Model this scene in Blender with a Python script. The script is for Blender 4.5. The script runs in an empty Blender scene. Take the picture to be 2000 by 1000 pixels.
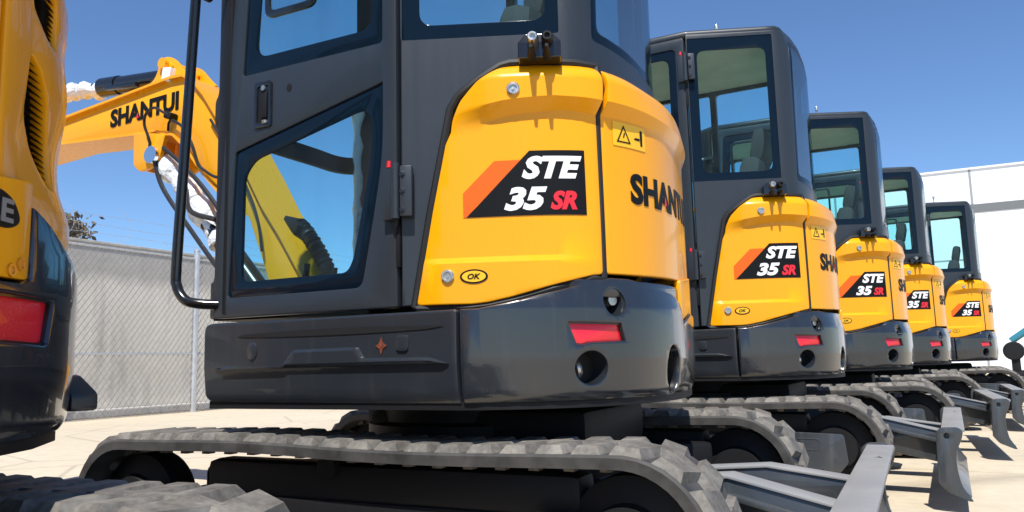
import bpy, bmesh, math, random
from mathutils import Vector, Matrix
random.seed(7)
scene = bpy.context.scene
COL = scene.collection
R = math.radians

# ------------------------------------------------------------------ materials
def new_mat(name):
    m = bpy.data.materials.new(name); m.use_nodes = True
    nt = m.node_tree
    return m, nt, nt.nodes['Principled BSDF']

def noise(nt, scale=5.0, detail=4.0, stretch=None, coord='Object', rough=0.55):
    tc = nt.nodes.new('ShaderNodeTexCoord'); mp = nt.nodes.new('ShaderNodeMapping')
    if stretch: mp.inputs['Scale'].default_value = stretch
    n = nt.nodes.new('ShaderNodeTexNoise')
    n.inputs['Scale'].default_value = scale; n.inputs['Detail'].default_value = detail
    n.inputs['Roughness'].default_value = rough
    nt.links.new(tc.outputs[coord], mp.inputs[0]); nt.links.new(mp.outputs[0], n.inputs['Vector'])
    return n.outputs['Fac']

def ramp(nt, fac, stops):
    r = nt.nodes.new('ShaderNodeValToRGB'); e = r.color_ramp.elements
    while len(e) < len(stops): e.new(0.5)
    for i, (p, c) in enumerate(stops):
        e[i].position = p; e[i].color = (c, c, c, 1) if not hasattr(c, '__len__') else (*c, 1)
    nt.links.new(fac, r.inputs[0]); return r.outputs[0]

def mixc(nt, fac, a, b, mode='MIX'):
    x = nt.nodes.new('ShaderNodeMix'); x.data_type = 'RGBA'; x.blend_type = mode
    for sock, v in ((x.inputs[0], fac), (x.inputs[6], a), (x.inputs[7], b)):
        if hasattr(v, 'is_output') or isinstance(v, bpy.types.NodeSocket): nt.links.new(v, sock)
        elif hasattr(v, '__len__'): sock.default_value = (*v, 1)
        else: sock.default_value = v
    return x.outputs[2]

def bump(nt, b, fac, strength=0.2, dist=0.01):
    n = nt.nodes.new('ShaderNodeBump'); n.inputs['Strength'].default_value = strength
    n.inputs['Distance'].default_value = dist
    nt.links.new(fac, n.inputs['Height']); nt.links.new(n.outputs[0], b.inputs['Normal'])

def plain(name, col, rough=0.5, metal=0.0, coat=0.0, spec=0.5, var=0.0, vscale=8.0):
    m, nt, b = new_mat(name)
    b.inputs['Base Color'].default_value = (*col, 1)
    b.inputs['Roughness'].default_value = rough; b.inputs['Metallic'].default_value = metal
    b.inputs['Coat Weight'].default_value = coat; b.inputs['Coat Roughness'].default_value = 0.08
    b.inputs['Specular IOR Level'].default_value = spec
    if var:
        f = noise(nt, vscale, 5)
        lo = tuple(c * (1 - var) for c in col); hi = tuple(min(1, c * (1 + var)) for c in col)
        nt.links.new(ramp(nt, f, [(0.3, lo), (0.7, hi)]), b.inputs['Base Color'])
        nt.links.new(ramp(nt, f, [(0.3, max(0.02, rough - 0.1)), (0.7, min(1, rough + 0.12))]), b.inputs['Roughness'])
    return m

def paint(name, col, rough, coat, dust, dustamt, streak=0.0):
    # sprayed machine paint: clear coat, faint dust film and rain streaks
    m, nt, b = new_mat(name)
    f = noise(nt, 3.0, 6)
    s = noise(nt, 1.0, 5, (28, 28, 1.3))
    c = mixc(nt, ramp(nt, f, [(0.42, 0.0), (0.8, dustamt)]), col, dust)
    if streak:
        c = mixc(nt, ramp(nt, s, [(0.55, 0.0), (0.78, streak)]), c, dust)
    nt.links.new(c, b.inputs['Base Color'])
    nt.links.new(ramp(nt, s, [(0.35, rough * 0.95), (0.75, min(1, rough * 1.15))]), b.inputs['Roughness'])
    b.inputs['Coat Weight'].default_value = coat
    nt.links.new(ramp(nt, f, [(0.35, 0.02), (0.8, 0.10)]), b.inputs['Coat Roughness'])
    bump(nt, b, noise(nt, 160, 2), 0.03, 0.002)
    return m

M = {}
def less_spec(m, v):
    m.node_tree.nodes['Principled BSDF'].inputs['Specular IOR Level'].default_value = v; return m
M['yellow'] = less_spec(paint('yellow_paint', (0.88, 0.368, 0.002), 0.28, 0.30, (0.78, 0.42, 0.03), 0.10, 0.04), .25)
M['slate'] = paint('slate_paint', (0.016, 0.020, 0.026), 0.22, 0.7, (0.20, 0.18, 0.16), 0.05, 0.06)
M['cabgrey'] = paint('cab_grey_paint', (0.020, 0.026, 0.033), 0.40, 0.12, (0.16, 0.155, 0.15), 0.04, 0.008)
M['flange'] = less_spec(paint('sunlit_dusty_blade_top', (0.24, 0.245, 0.25), 0.6, 0.0, (0.40, 0.39, 0.37), 0.5, 0.2), .15)  # pale base paints in the sunlight on upward faces, with dust over it
M['skirt'] = paint('skirt_grey_paint', (0.019, 0.024, 0.031), 0.34, 0.40, (0.20, 0.18, 0.16), 0.05, 0.08)
M['steel'] = paint('blade_grey_paint', (0.034, 0.040, 0.047), 0.36, 0.35, (0.25, 0.25, 0.245), 0.14, 0.16)
M['black'] = plain('matte_black', (0.008, 0.008, 0.009), 0.6, spec=.3)
M['gloss'] = plain('gloss_black', (0.010, 0.010, 0.011), 0.22, coat=0.4)
M['seal'] = plain('rubber_seal', (0.008, 0.008, 0.008), 0.6)
M['frit'] = plain('black_glass_border', (0.004, 0.010, 0.019), 0.08, spec=0.22)
M['chrome'] = plain('chrome', (0.75, 0.75, 0.76), 0.18, 1.0)
M['zinc'] = plain('zinc_plated', (0.55, 0.54, 0.50), 0.32, 0.9, var=0.15, vscale=60)
M['red'] = plain('red_reflector', (0.75, 0.012, 0.02), 0.18, coat=0.8)
def lens():
    m, nt, b = new_mat('red_reflector'); b.inputs['Base Color'].default_value = (0.78, 0.012, 0.03, 1)
    b.inputs['Roughness'].default_value = .25; b.inputs['Coat Weight'].default_value = .5
    tc = nt.nodes.new('ShaderNodeTexCoord'); ck = nt.nodes.new('ShaderNodeTexVoronoi'); ck.inputs['Scale'].default_value = 260
    nt.links.new(tc.outputs['Object'], ck.inputs['Vector']); bump(nt, b, ck.outputs['Distance'], .25, .002); return m
M['red'] = lens()
M['redpaint'] = plain('red_print', (0.70, 0.015, 0.03), 0.4)
M['white'] = plain('white_print', (0.85, 0.85, 0.85), 0.4)
M['orange'] = plain('orange_print', (0.80, 0.125, 0.012), 0.5, spec=.2)
M['print'] = plain('black_print', (0.006, 0.007, 0.008), 0.5, spec=.15)
M['sticker'] = plain('yellow_sticker', (0.9, 0.50, 0.012), 0.35)
M['liner'] = plain('cab_liner', (0.62, 0.61, 0.55), 0.8, var=0.1)
M['seatcloth'] = plain('seat_cloth', (0.05, 0.055, 0.06), 0.85, var=0.2, vscale=30)
M['cable'] = plain('hose_rubber', (0.014, 0.014, 0.015), 0.45)
M['teal'] = plain('teal_paint', (0.03, 0.20, 0.26), 0.35, coat=0.4)
M['dullgrey'] = plain('dull_grey_print', (0.22, 0.22, 0.22), 0.5)
M['lightgrey'] = plain('light_grey_paint', (0.45, 0.46, 0.47), 0.45)
M['wire'] = plain('dull_fence_wire', (0.10, 0.09, 0.08), 0.7)
M['rust'] = plain('faded_orange_print', (0.17, 0.040, 0.016), 0.6, var=0.4, vscale=60)
M['amber'] = plain('amber_lens', (0.75, 0.30, 0.02), 0.2, coat=0.6)
M['galv'] = plain('galvanised_steel', (0.55, 0.56, 0.57), 0.45, 0.6, var=0.1, vscale=14)

def glass_mat(name, tint):
    m, nt, b = new_mat(name); nt.nodes.remove(b)
    out = nt.nodes['Material Output']
    t = nt.nodes.new('ShaderNodeBsdfTransparent'); t.inputs[0].default_value = (*tint, 1)
    g = nt.nodes.new('ShaderNodeBsdfGlossy'); g.inputs['Roughness'].default_value = 0.015
    f = nt.nodes.new('ShaderNodeFresnel'); f.inputs[0].default_value = 1.17
    mx = nt.nodes.new('ShaderNodeMixShader')
    k = nt.nodes.new('ShaderNodeMath'); k.operation = 'MULTIPLY'; k.inputs[1].default_value = .5; nt.links.new(f.outputs[0], k.inputs[0])
    nt.links.new(k.outputs[0], mx.inputs[0]); nt.links.new(t.outputs[0], mx.inputs[1])
    nt.links.new(g.outputs[0], mx.inputs[2])
    df = nt.nodes.new('ShaderNodeBsdfDiffuse'); df.inputs[0].default_value = (.55, .55, .52, 1)
    m2 = nt.nodes.new('ShaderNodeMixShader'); nt.links.new(ramp(nt, noise(nt, 2.2, 7, (1, 1, .6), rough=.65), [(.38, .0), (.75, .035)]), m2.inputs[0])
    nt.links.new(mx.outputs[0], m2.inputs[1]); nt.links.new(df.outputs[0], m2.inputs[2]); nt.links.new(m2.outputs[0], out.inputs[0])
    return m
M['glass'] = glass_mat('tinted_glass', (0.83, 0.955, 0.965))
M['rearglass'] = glass_mat('dark_tinted_glass', (0.42, 0.70, 0.75))

def wrap_mat():
    m, nt, b = new_mat('clear_plastic_wrap')
    f = noise(nt, 13, 3, (1, 1, 1), rough=0.5)
    b.inputs['Base Color'].default_value = (0.82, 0.84, 0.86, 1)
    b.inputs['Roughness'].default_value = 0.16; b.inputs['Coat Weight'].default_value = 0.7
    bump(nt, b, f, .7, 0.05)
    return m
M['wrap'] = wrap_mat()

def rubber_mat():
    m, nt, b = new_mat('dusty_track_rubber')
    f = noise(nt, 9, 8, rough=0.65); g = noise(nt, 60, 4)
    c = ramp(nt, f, [(0.30, (0.060, 0.054, 0.047)), (0.50, (0.150, 0.135, 0.115)), (0.72, (0.34, 0.31, 0.26))])
    c = mixc(nt, 0.35, c, ramp(nt, g, [(0.35, (0.035, 0.032, 0.03)), (0.7, (0.20, 0.185, 0.165))]))
    nt.links.new(c, b.inputs['Base Color']); b.inputs['Roughness'].default_value = 0.72
    bump(nt, b, g, 0.35, 0.004)
    return m
M['rubber'] = rubber_mat()
M['carcass'] = plain('belt_rubber', (0.050, 0.047, 0.043), 0.7, var=0.45, vscale=14)

def ground_mat():
    m, nt, b = new_mat('pale_concrete')
    f = noise(nt, 0.35, 8, (1, 1, 1)); g = noise(nt, 9, 8, rough=0.7); h = noise(nt, 0.9, 6, (0.25, 2.2, 1))
    c = ramp(nt, f, [(0.30, (0.53, 0.435, 0.295)), (0.7, (0.65, 0.545, 0.38))])
    c = mixc(nt, ramp(nt, h, [(0.50, 0.0), (0.72, 0.45)]), c, (0.42, 0.36, 0.28))
    c = mixc(nt, 0.30, c, ramp(nt, g, [(0.3, (0.36, 0.31, 0.25)), (0.7, (0.72, 0.64, 0.51))]))
    # saw-cut joints, hairline cracks, oily drips
    tc = nt.nodes.new('ShaderNodeTexCoord'); br = nt.nodes.new('ShaderNodeTexBrick'); br.offset = 0; br.inputs['Scale'].default_value = 1.0
    br.inputs['Mortar Size'].default_value = .006; br.inputs['Brick Width'].default_value = 4.0; br.inputs['Row Height'].default_value = 4.0
    nt.links.new(tc.outputs['Object'], br.inputs['Vector'])
    c = mixc(nt, ramp(nt, br.outputs['Fac'], [(0, 0.0), (1, .6)]), c, (0.2, 0.17, 0.13))
    vo = nt.nodes.new('ShaderNodeTexVoronoi'); vo.feature = 'DISTANCE_TO_EDGE'; vo.inputs['Scale'].default_value = .45
    nz = nt.nodes.new('ShaderNodeTexNoise'); nz.inputs['Scale'].default_value = 1.6; nz.inputs['Detail'].default_value = 6
    va = nt.nodes.new('ShaderNodeVectorMath'); va.operation = 'ADD'; nt.links.new(tc.outputs['Object'], va.inputs[0]); nt.links.new(nz.outputs['Color'], va.inputs[1]); nt.links.new(va.outputs[0], vo.inputs['Vector'])
    c = mixc(nt, ramp(nt, vo.outputs['Distance'], [(0, .45), (.012, 0.0)]), c, (0.22, 0.18, 0.13))
    c = mixc(nt, ramp(nt, noise(nt, 1.7, 3), [(0.66, 0.0), (0.72, .35)]), c, (0.25, 0.20, 0.14))
    nt.links.new(c, b.inputs['Base Color']); b.inputs['Roughness'].default_value = 0.85
    bump(nt, b, g, 0.25, 0.01)
    return m
M['ground'] = ground_mat()

def wall_mat():
    m, nt, b = new_mat('weathered_concrete')
    f = noise(nt, 0.5, 8, (1, 1, 0.6)); g = noise(nt, 1.1, 7, (3, 3, 0.5)); h = noise(nt, 14, 6)
    c = ramp(nt, f, [(0.35, (0.60, 0.56, 0.50)), (0.5, (0.72, 0.67, 0.59)), (0.68, (0.82, 0.77, 0.68))])
    c = mixc(nt, ramp(nt, g, [(0.52, 0.0), (0.75, 0.6)]), c, (0.26, 0.24, 0.22))
    # darker grey band along the top, with an uneven lower edge
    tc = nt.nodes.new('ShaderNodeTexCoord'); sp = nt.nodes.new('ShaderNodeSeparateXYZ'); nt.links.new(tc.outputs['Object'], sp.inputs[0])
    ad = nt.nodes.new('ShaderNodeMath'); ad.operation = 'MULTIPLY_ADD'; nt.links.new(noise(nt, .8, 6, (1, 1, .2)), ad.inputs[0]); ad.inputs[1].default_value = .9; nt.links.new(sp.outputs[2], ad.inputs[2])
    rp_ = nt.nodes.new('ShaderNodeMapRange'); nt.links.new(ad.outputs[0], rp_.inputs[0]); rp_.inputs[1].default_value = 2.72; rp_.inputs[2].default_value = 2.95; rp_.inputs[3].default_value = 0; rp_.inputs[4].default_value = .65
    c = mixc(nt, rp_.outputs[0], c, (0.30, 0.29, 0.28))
    c = mixc(nt, 0.2, c, ramp(nt, h, [(0.3, (0.2, 0.19, 0.17)), (0.7, (0.55, 0.52, 0.47))]))
    nt.links.new(c, b.inputs['Base Color']); b.inputs['Roughness'].default_value = 0.9
    bump(nt, b, h, 0.3, 0.02)
    return m
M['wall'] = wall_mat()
M['bwhite'] = plain('white_cladding', (0.78, 0.80, 0.82), 0.5, var=0.03, vscale=0.7)
M['bgrey'] = plain('grey_cladding', (0.16, 0.17, 0.17), 0.5)
M['joint'] = plain('panel_joint', (0.30, 0.31, 0.32), 0.7)
M['wood'] = plain('weathered_wood', (0.16, 0.12, 0.09), 0.9, var=0.3)
def leaf_mat():
    m, nt, b = new_mat('dry_foliage')
    f = noise(nt, 7, 4)
    nt.links.new(ramp(nt, f, [(0.3, (0.07, 0.055, 0.04)), (0.55, (0.16, 0.13, 0.09)), (0.75, (0.30, 0.25, 0.18))]), b.inputs['Base Color'])
    b.inputs['Roughness'].default_value = 0.9
    return m
M['leaf'] = leaf_mat()

# ------------------------------------------------------------------ object helpers
def link_mesh(name, me, mat, parent=None, angle=32, smooth=True):
    if smooth:
        me.shade_smooth(); me.set_sharp_from_angle(angle=R(angle))
    o = bpy.data.objects.new(name, me)
    if not me.materials: me.materials.append(M[mat])
    COL.objects.link(o)
    if parent: o.parent = parent
    return o

def obj(name, bm, mat, parent=None, angle=32, smooth=True):
    bmesh.ops.recalc_face_normals(bm, faces=bm.faces)
    me = bpy.data.meshes.new(name); bm.to_mesh(me); bm.free()
    return link_mesh(name, me, mat, parent, angle, smooth)

def tag(o, label, cat, group=None, kind=None):
    if label: o['label'] = label
    if cat: o['category'] = cat
    if group: o['group'] = group
    if kind: o['kind'] = kind
    return o

def empty(name, loc=(0, 0, 0), rz=0.0):
    o = bpy.data.objects.new(name, None); COL.objects.link(o)
    o.location = loc; o.rotation_euler = (0, 0, rz); o.empty_display_size = 0.3
    return o

def box(bm, c, s, rot=None, bev=0.0):
    r = bmesh.ops.create_cube(bm, size=1.0)
    mat = Matrix.Translation(c) @ (rot.to_4x4() if rot else Matrix()) @ Matrix.Diagonal((*s, 1))
    bmesh.ops.transform(bm, matrix=mat, verts=r['verts'])
    if bev:
        es = list({e for v in r['verts'] for e in v.link_edges})
        bmesh.ops.bevel(bm, geom=es, offset=bev, segments=2, affect='EDGES', profile=0.6)

def cyl(bm, a, b, r1, r2=None, n=24, caps=True):
    a, b = Vector(a), Vector(b); d = b - a
    q = d.to_track_quat('Z', 'Y').to_matrix().to_4x4()
    bmesh.ops.create_cone(bm, cap_ends=caps, segments=n, radius1=r1, radius2=r1 if r2 is None else r2,
                          depth=d.length, matrix=Matrix.Translation((a + b) / 2) @ q)

def lathe(bm, origin, axis, prof, n=28):
    """prof: (radius, distance along axis)"""
    axis = Vector(axis).normalized(); u = axis.orthogonal().normalized(); w = axis.cross(u)
    rings = []
    for r, d in prof:
        rings.append([bm.verts.new(Vector(origin) + axis * d + (u * math.cos(t) + w * math.sin(t)) * max(r, 1e-4))
                      for t in (2 * math.pi * i / n for i in range(n))])
    for A, B in zip(rings, rings[1:]):
        for i in range(n):
            bm.faces.new((A[i], A[(i + 1) % n], B[(i + 1) % n], B[i]))
    for ring in (rings[0], rings[-1]):
        try: bm.faces.new(ring)
        except ValueError: pass

def catmull(pts, k=8, closed=False):
    P = [Vector(p) for p in pts]; out = []
    n = len(P)
    for i in range(n if closed else n - 1):
        p0 = P[(i - 1) % n] if (closed or i > 0) else P[0] * 2 - P[1]
        p1 = P[i]; p2 = P[(i + 1) % n]
        p3 = P[(i + 2) % n] if (closed or i + 2 < n) else P[-1] * 2 - P[-2]
        for j in range(k):
            t = j / k
            out.append(0.5 * ((2 * p1) + (p2 - p0) * t + (2 * p0 - 5 * p1 + 4 * p2 - p3) * t * t
                              + (3 * p1 - p0 - 3 * p2 + p3) * t ** 3))
    if not closed: out.append(P[-1])
    return out

def tube(bm, pts, r, n=10, smooth=0, caps=True):
    P = catmull(pts, smooth) if smooth else [Vector(p) for p in pts]
    rings = []; up = None
    for i, p in enumerate(P):
        t = (P[min(i + 1, len(P) - 1)] - P[max(i - 1, 0)]).normalized()
        if up is None: up = t.orthogonal().normalized()
        up = (up - t * up.dot(t)).normalized(); w = t.cross(up)
        rr = r(i / (len(P) - 1)) if callable(r) else r
        rings.append([bm.verts.new(p + (up * math.cos(a) + w * math.sin(a)) * rr)
                      for a in (2 * math.pi * k / n for k in range(n))])
    for A, B in zip(rings, rings[1:]):
        for k in range(n): bm.faces.new((A[k], A[(k + 1) % n], B[(k + 1) % n], B[k]))
    if caps:
        bm.faces.new(rings[0]); bm.faces.new(rings[-1])

def fillet(pts, r, seg=5):
    """round the corners of a closed 2D polygon; r a number or a list"""
    n = len(pts); out = []
    for i in range(n):
        p = Vector(pts[i][:2]); a = Vector(pts[i - 1][:2]); b = Vector(pts[(i + 1) % n][:2])
        rr = r[i] if hasattr(r, '__len__') else r
        da, db = (a - p), (b - p); la, lb = da.length, db.length
        da.normalize(); db.normalize()
        d = min(rr, la * 0.48, lb * 0.48)
        if d < 1e-4: out.append(p); continue
        s, e = p + da * d, p + db * d
        for k in range(seg + 1):
            t = k / seg
            out.append((s * (1 - t) + p * t) * (1 - t) + (p * (1 - t) + e * t) * t)
    return out

def rrect(u0, v0, u1, v1, r): return fillet([(u0, v0), (u1, v0), (u1, v1), (u0, v1)], r)
def oval(cu, cv, a, b, n=28): return [(cu + a * math.cos(2 * math.pi * i / n), cv + b * math.sin(2 * math.pi * i / n)) for i in range(n)]

def flat(outlines, t, bev=0.0):
    """2D polygon with holes -> closed plate, in x,y, thickness t centred on z=0"""
    cu = bpy.data.curves.new('tmp', 'CURVE'); cu.dimensions = '2D'; cu.fill_mode = 'BOTH'
    cu.extrude = max(t / 2 - bev, 1e-5); cu.bevel_depth = bev; cu.bevel_resolution = 1
    if bev: cu.offset = -bev
    for ol in outlines:
        sp = cu.splines.new('POLY'); sp.points.add(len(ol) - 1); sp.use_cyclic_u = True
        for p, q in zip(sp.points, ol): p.co = (q[0], q[1], 0, 1)
    o = bpy.data.objects.new('tmp', cu)
    me = bpy.data.meshes.new_from_object(o)
    bm = bmesh.new(); bm.from_mesh(me)
    bpy.data.objects.remove(o); bpy.data.curves.remove(cu); bpy.data.meshes.remove(me)
    bmesh.ops.remove_doubles(bm, verts=bm.verts, dist=1e-5)
    return bm

def text_bm(txt, t=0.002, shear=0.0, bold=0.03):
    cu = bpy.data.curves.new('tmp', 'FONT'); cu.body = txt; cu.size = 1.0
    cu.shear = shear; cu.offset = bold; cu.extrude = t / 2; cu.resolution_u = 3
    o = bpy.data.objects.new('tmp', cu)
    me = bpy.data.meshes.new_from_object(o)
    bm = bmesh.new(); bm.from_mesh(me)
    bpy.data.objects.remove(o); bpy.data.curves.remove(cu); bpy.data.meshes.remove(me)
    bmesh.ops.remove_doubles(bm, verts=bm.verts, dist=1e-5)
    return bm

def fit(bm, u0, v0, u1, v1, slope=0.0):
    xs = [v.co.x for v in bm.verts]; ys = [v.co.y for v in bm.verts]
    x0, x1, y0, y1 = min(xs), max(xs), min(ys), max(ys)
    for v in bm.verts:
        a = (v.co.x - x0) / (x1 - x0); b = (v.co.y - y0) / (y1 - y0)
        v.co.x = u0 + a * (u1 - u0); v.co.y = v0 + b * (v1 - v0) + slope * a
    return bm

def cut(bm, du=0.0, dv=0.0, ulist=(), vlist=()):
    xs = [v.co.x for v in bm.verts]; ys = [v.co.y for v in bm.verts]
    def go(co, no):
        bmesh.ops.bisect_plane(bm, geom=bm.verts[:] + bm.edges[:] + bm.faces[:], dist=1e-6, plane_co=co, plane_no=no)
    U = list(ulist); V = list(vlist)
    if du: U += [min(xs) + du * (i + 0.5) for i in range(int((max(xs) - min(xs)) / du))]
    if dv: V += [min(ys) + dv * (i + 0.5) for i in range(int((max(ys) - min(ys)) / dv))]
    for u in U: go((u, 0, 0), (1, 0, 0))
    for v in V: go((0, v, 0), (0, 1, 0))
    return bm

class Surf:
    """vertical wall following a plan curve; (s, z, depth) -> xyz"""
    def __init__(self, pts, straight=(), k=8):
        self.p = [Vector(q) for q in pts]; d = [0.0]
        for a, b in zip(self.p, self.p[1:]): d.append(d[-1] + (b - a).length)
        self.s = d
        self.straight = straight
    def at(self, s):
        p, S = self.p, self.s
        i = 0
        while i < len(S) - 2 and s > S[i + 1]: i += 1
        L = S[i + 1] - S[i]; t = (s - S[i]) / L
        a, b = p[i], p[i + 1]
        if i in self.straight or t < 0 or t > 1:
            pos = a + (b - a) * t; tan = (b - a)
        else:
            def tg(j):
                if (j - 1) in self.straight or j == 0 : return (p[j] - p[j - 1] if j else p[1] - p[0]).normalized()
                if j in self.straight or j == len(p) - 1: return (p[j + 1] - p[j] if j < len(p) - 1 else p[j] - p[j - 1]).normalized()
                return ((p[j + 1] - p[j]).normalized() + (p[j] - p[j - 1]).normalized()).normalized()
            m0, m1 = tg(i) * L, tg(i + 1) * L
            t2, t3 = t * t, t ** 3
            pos = a * (2 * t3 - 3 * t2 + 1) + m0 * (t3 - 2 * t2 + t) + b * (-2 * t3 + 3 * t2) + m1 * (t3 - t2)
            tan = a * (6 * t2 - 6 * t) + m0 * (3 * t2 - 4 * t + 1) + b * (-6 * t2 + 6 * t) + m1 * (3 * t2 - 2 * t)
        tan.normalize()
        return pos, Vector((tan.y, -tan.x))
    def xyz(self, s, z, d=0.0):
        p, n = self.at(s)
        return Vector((p.x + n.x * d, p.y + n.y * d, z))
    def wrap(self, bm, off=None, lift=0.0):
        for v in bm.verts:
            s, z, d = v.co
            o = off(s, z) if off else 0.0
            v.co = self.xyz(s, z, d + lift + o)
        return bm

def sm(x, a, b):
    t = max(0.0, min(1.0, (x - a) / (b - a))); return t * t * (3 - 2 * t)
def lerp_tab(x, tab):
    if x <= tab[0][0]: return tab[0][1]
    for (a, va), (b, vb) in zip(tab, tab[1:]):
        if x <= b: return va + (vb - va) * (x - a) / (b - a)
    return tab[-1][1]

CWP = [(-.55,-.825),(.42,-.825),(.50,-.805),(.58,-.772),(.66,-.725),(.735,-.66),(.80,-.575),(.845,-.48),(.875,-.37),(.890,-.26),(.888,-.15),(.872,-.02),(.845,.12),(.80,.28),(.74,.42),(.65,.57),(.52,.70),(.35,.80),(.2,.825),(-.55,.825)]
HDP = [(.20,-.832),(.30,-.808),(.40,-.777),(.50,-.74),(.60,-.700),(.68,-.655),(.735,-.612),(.775,-.560),(.82,-.475),(.855,-.37),(.872,-.26),(.872,-.15),(.857,-.02),(.83,.12),(.785,.27),(.725,.41),(.635,.56),(.51,.69),(.345,.79),(.2,.815),(-.5,.815)]
CBP = [(-.45,-.825),(.232,-.825),(.69,-.63),(.735,-.585),(.765,-.50),(.782,-.40),(.79,-.30),(.789,-.18),(.78,-.05),(.765,.05),(.735,.12),(.68,.16),(-.45,.16)]
CW = Surf(CWP, straight=(0, 18)); HD = Surf(HDP, straight=(19,)); CB = Surf(CBP, straight=(0, 1, 11))
YL = -.825

def plate_y(outlines, y0, y1, bev=0.0):
    """plate in the XZ plane between y0 (towards -Y) and y1"""
    bm = flat(outlines, abs(y1 - y0), bev); c = (y0 + y1) / 2
    for v in bm.verts: v.co = Vector((v.co.x, c - v.co.z, v.co.y))
    return bm
def plate_z(outlines, z0, z1, bev=0.0):
    bm = flat(outlines, abs(z1 - z0), bev); c = (z0 + z1) / 2
    for v in bm.verts: v.co.z += c
    return bm
def plate_x(outlines, x0, x1, bev=0.0):
    """plate in the YZ plane; outline (y,z)"""
    bm = flat(outlines, abs(x1 - x0), bev); c = (x0 + x1) / 2
    for v in bm.verts: v.co = Vector((c + v.co.z, v.co.x, v.co.y))
    return bm

# ------------------------------------------------------------------ the excavator
def ledge_hi(s): return lerp_tab(s, [(.20, 1.425), (.251, 1.435), (.36, 1.453), (.486, 1.462), (.634, 1.456), (1.1, 1.452), (3.2, 1.45)])
def ledge_lo(s): return lerp_tab(s, [(.19, 1.375), (.212, 1.38), (.36, 1.415), (.52, 1.43), (.63, 1.42), (.82, 1.42), (1.1, 1.41), (3.2, 1.41)])
def hood_z(s, z):
    # bend the straightened panel so that its two crease lines follow the ledge
    hi, lo = ledge_hi(s) - 1.455, ledge_lo(s) - 1.420
    return z + lerp_tab(z, [(1.34, 0.0), (1.420, lo), (1.455, hi), (1.515, 0.0)])
def hood_off(s, z):
    amp = .036 * sm(s, .15, .34) * (1 - .55 * sm(s, .62, .95)) * (1 - .95 * sm(s, 1.45, 1.68))
    o = amp * max(0.0, min(1.0, (z - 1.420) / .035))
    if z > 1.456: o -= (z - 1.456) * .22 * sm(s, .6, .9)
    if z > 1.515: o -= .045 * ((z - 1.515) / .055) ** 2
    e = 1 - sm(s, .48, .64)
    o += .014 * e * max(0.0, min(1.0, (1.004 - z) / .018)) * sm(s, .09, .14)
    return o
def hood_wrap(bm, off, lift=0.0):
    for v in bm.verts:
        s, z, d = v.co
        v.co = HD.xyz(s, hood_z(s, z), d + lift + off(s, z))
    return bm
def cw_off(s, z):
    o = 0.0
    if z < .705: o -= (.705 - z) * .10
    if z < .625: o -= ((.625 - z) / .04) ** 2 * .018
    if z > .852 and s > 1.0: o -= (z - .852) * .28 * sm(s, 1.0, 1.25) * (1 - .9 * sm(s, 2.2, 2.5))
    if z > .845 and s <= 1.0: o -= (z - .845) ** 2 * 40
    return o
TRAP = [(.06, .706), (.1, .711), (.36, .714), (.392, .757), (.632, .758), (.655, .725), (.88, .724), (.93, .716)]
def skirt_off(s, z):
    o = cw_off(s, z)
    top = lerp_tab(s, TRAP); e = sm(s, .06, .2) * (1 - sm(s, .78, .93))
    return o

def add_text(surf, txt, box_, mat, name, parent, shear=0, bold=.03, lift=.003, off=None, slope=0.0, du=.02):
    bm = fit(text_bm(txt, .0016, shear, bold), *box_, slope=slope)
    cut(bm, du=du); (hood_wrap(bm, off, lift) if surf is HD else surf.wrap(bm, off, lift))
    return obj(name, bm, mat, parent, smooth=False)

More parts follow.
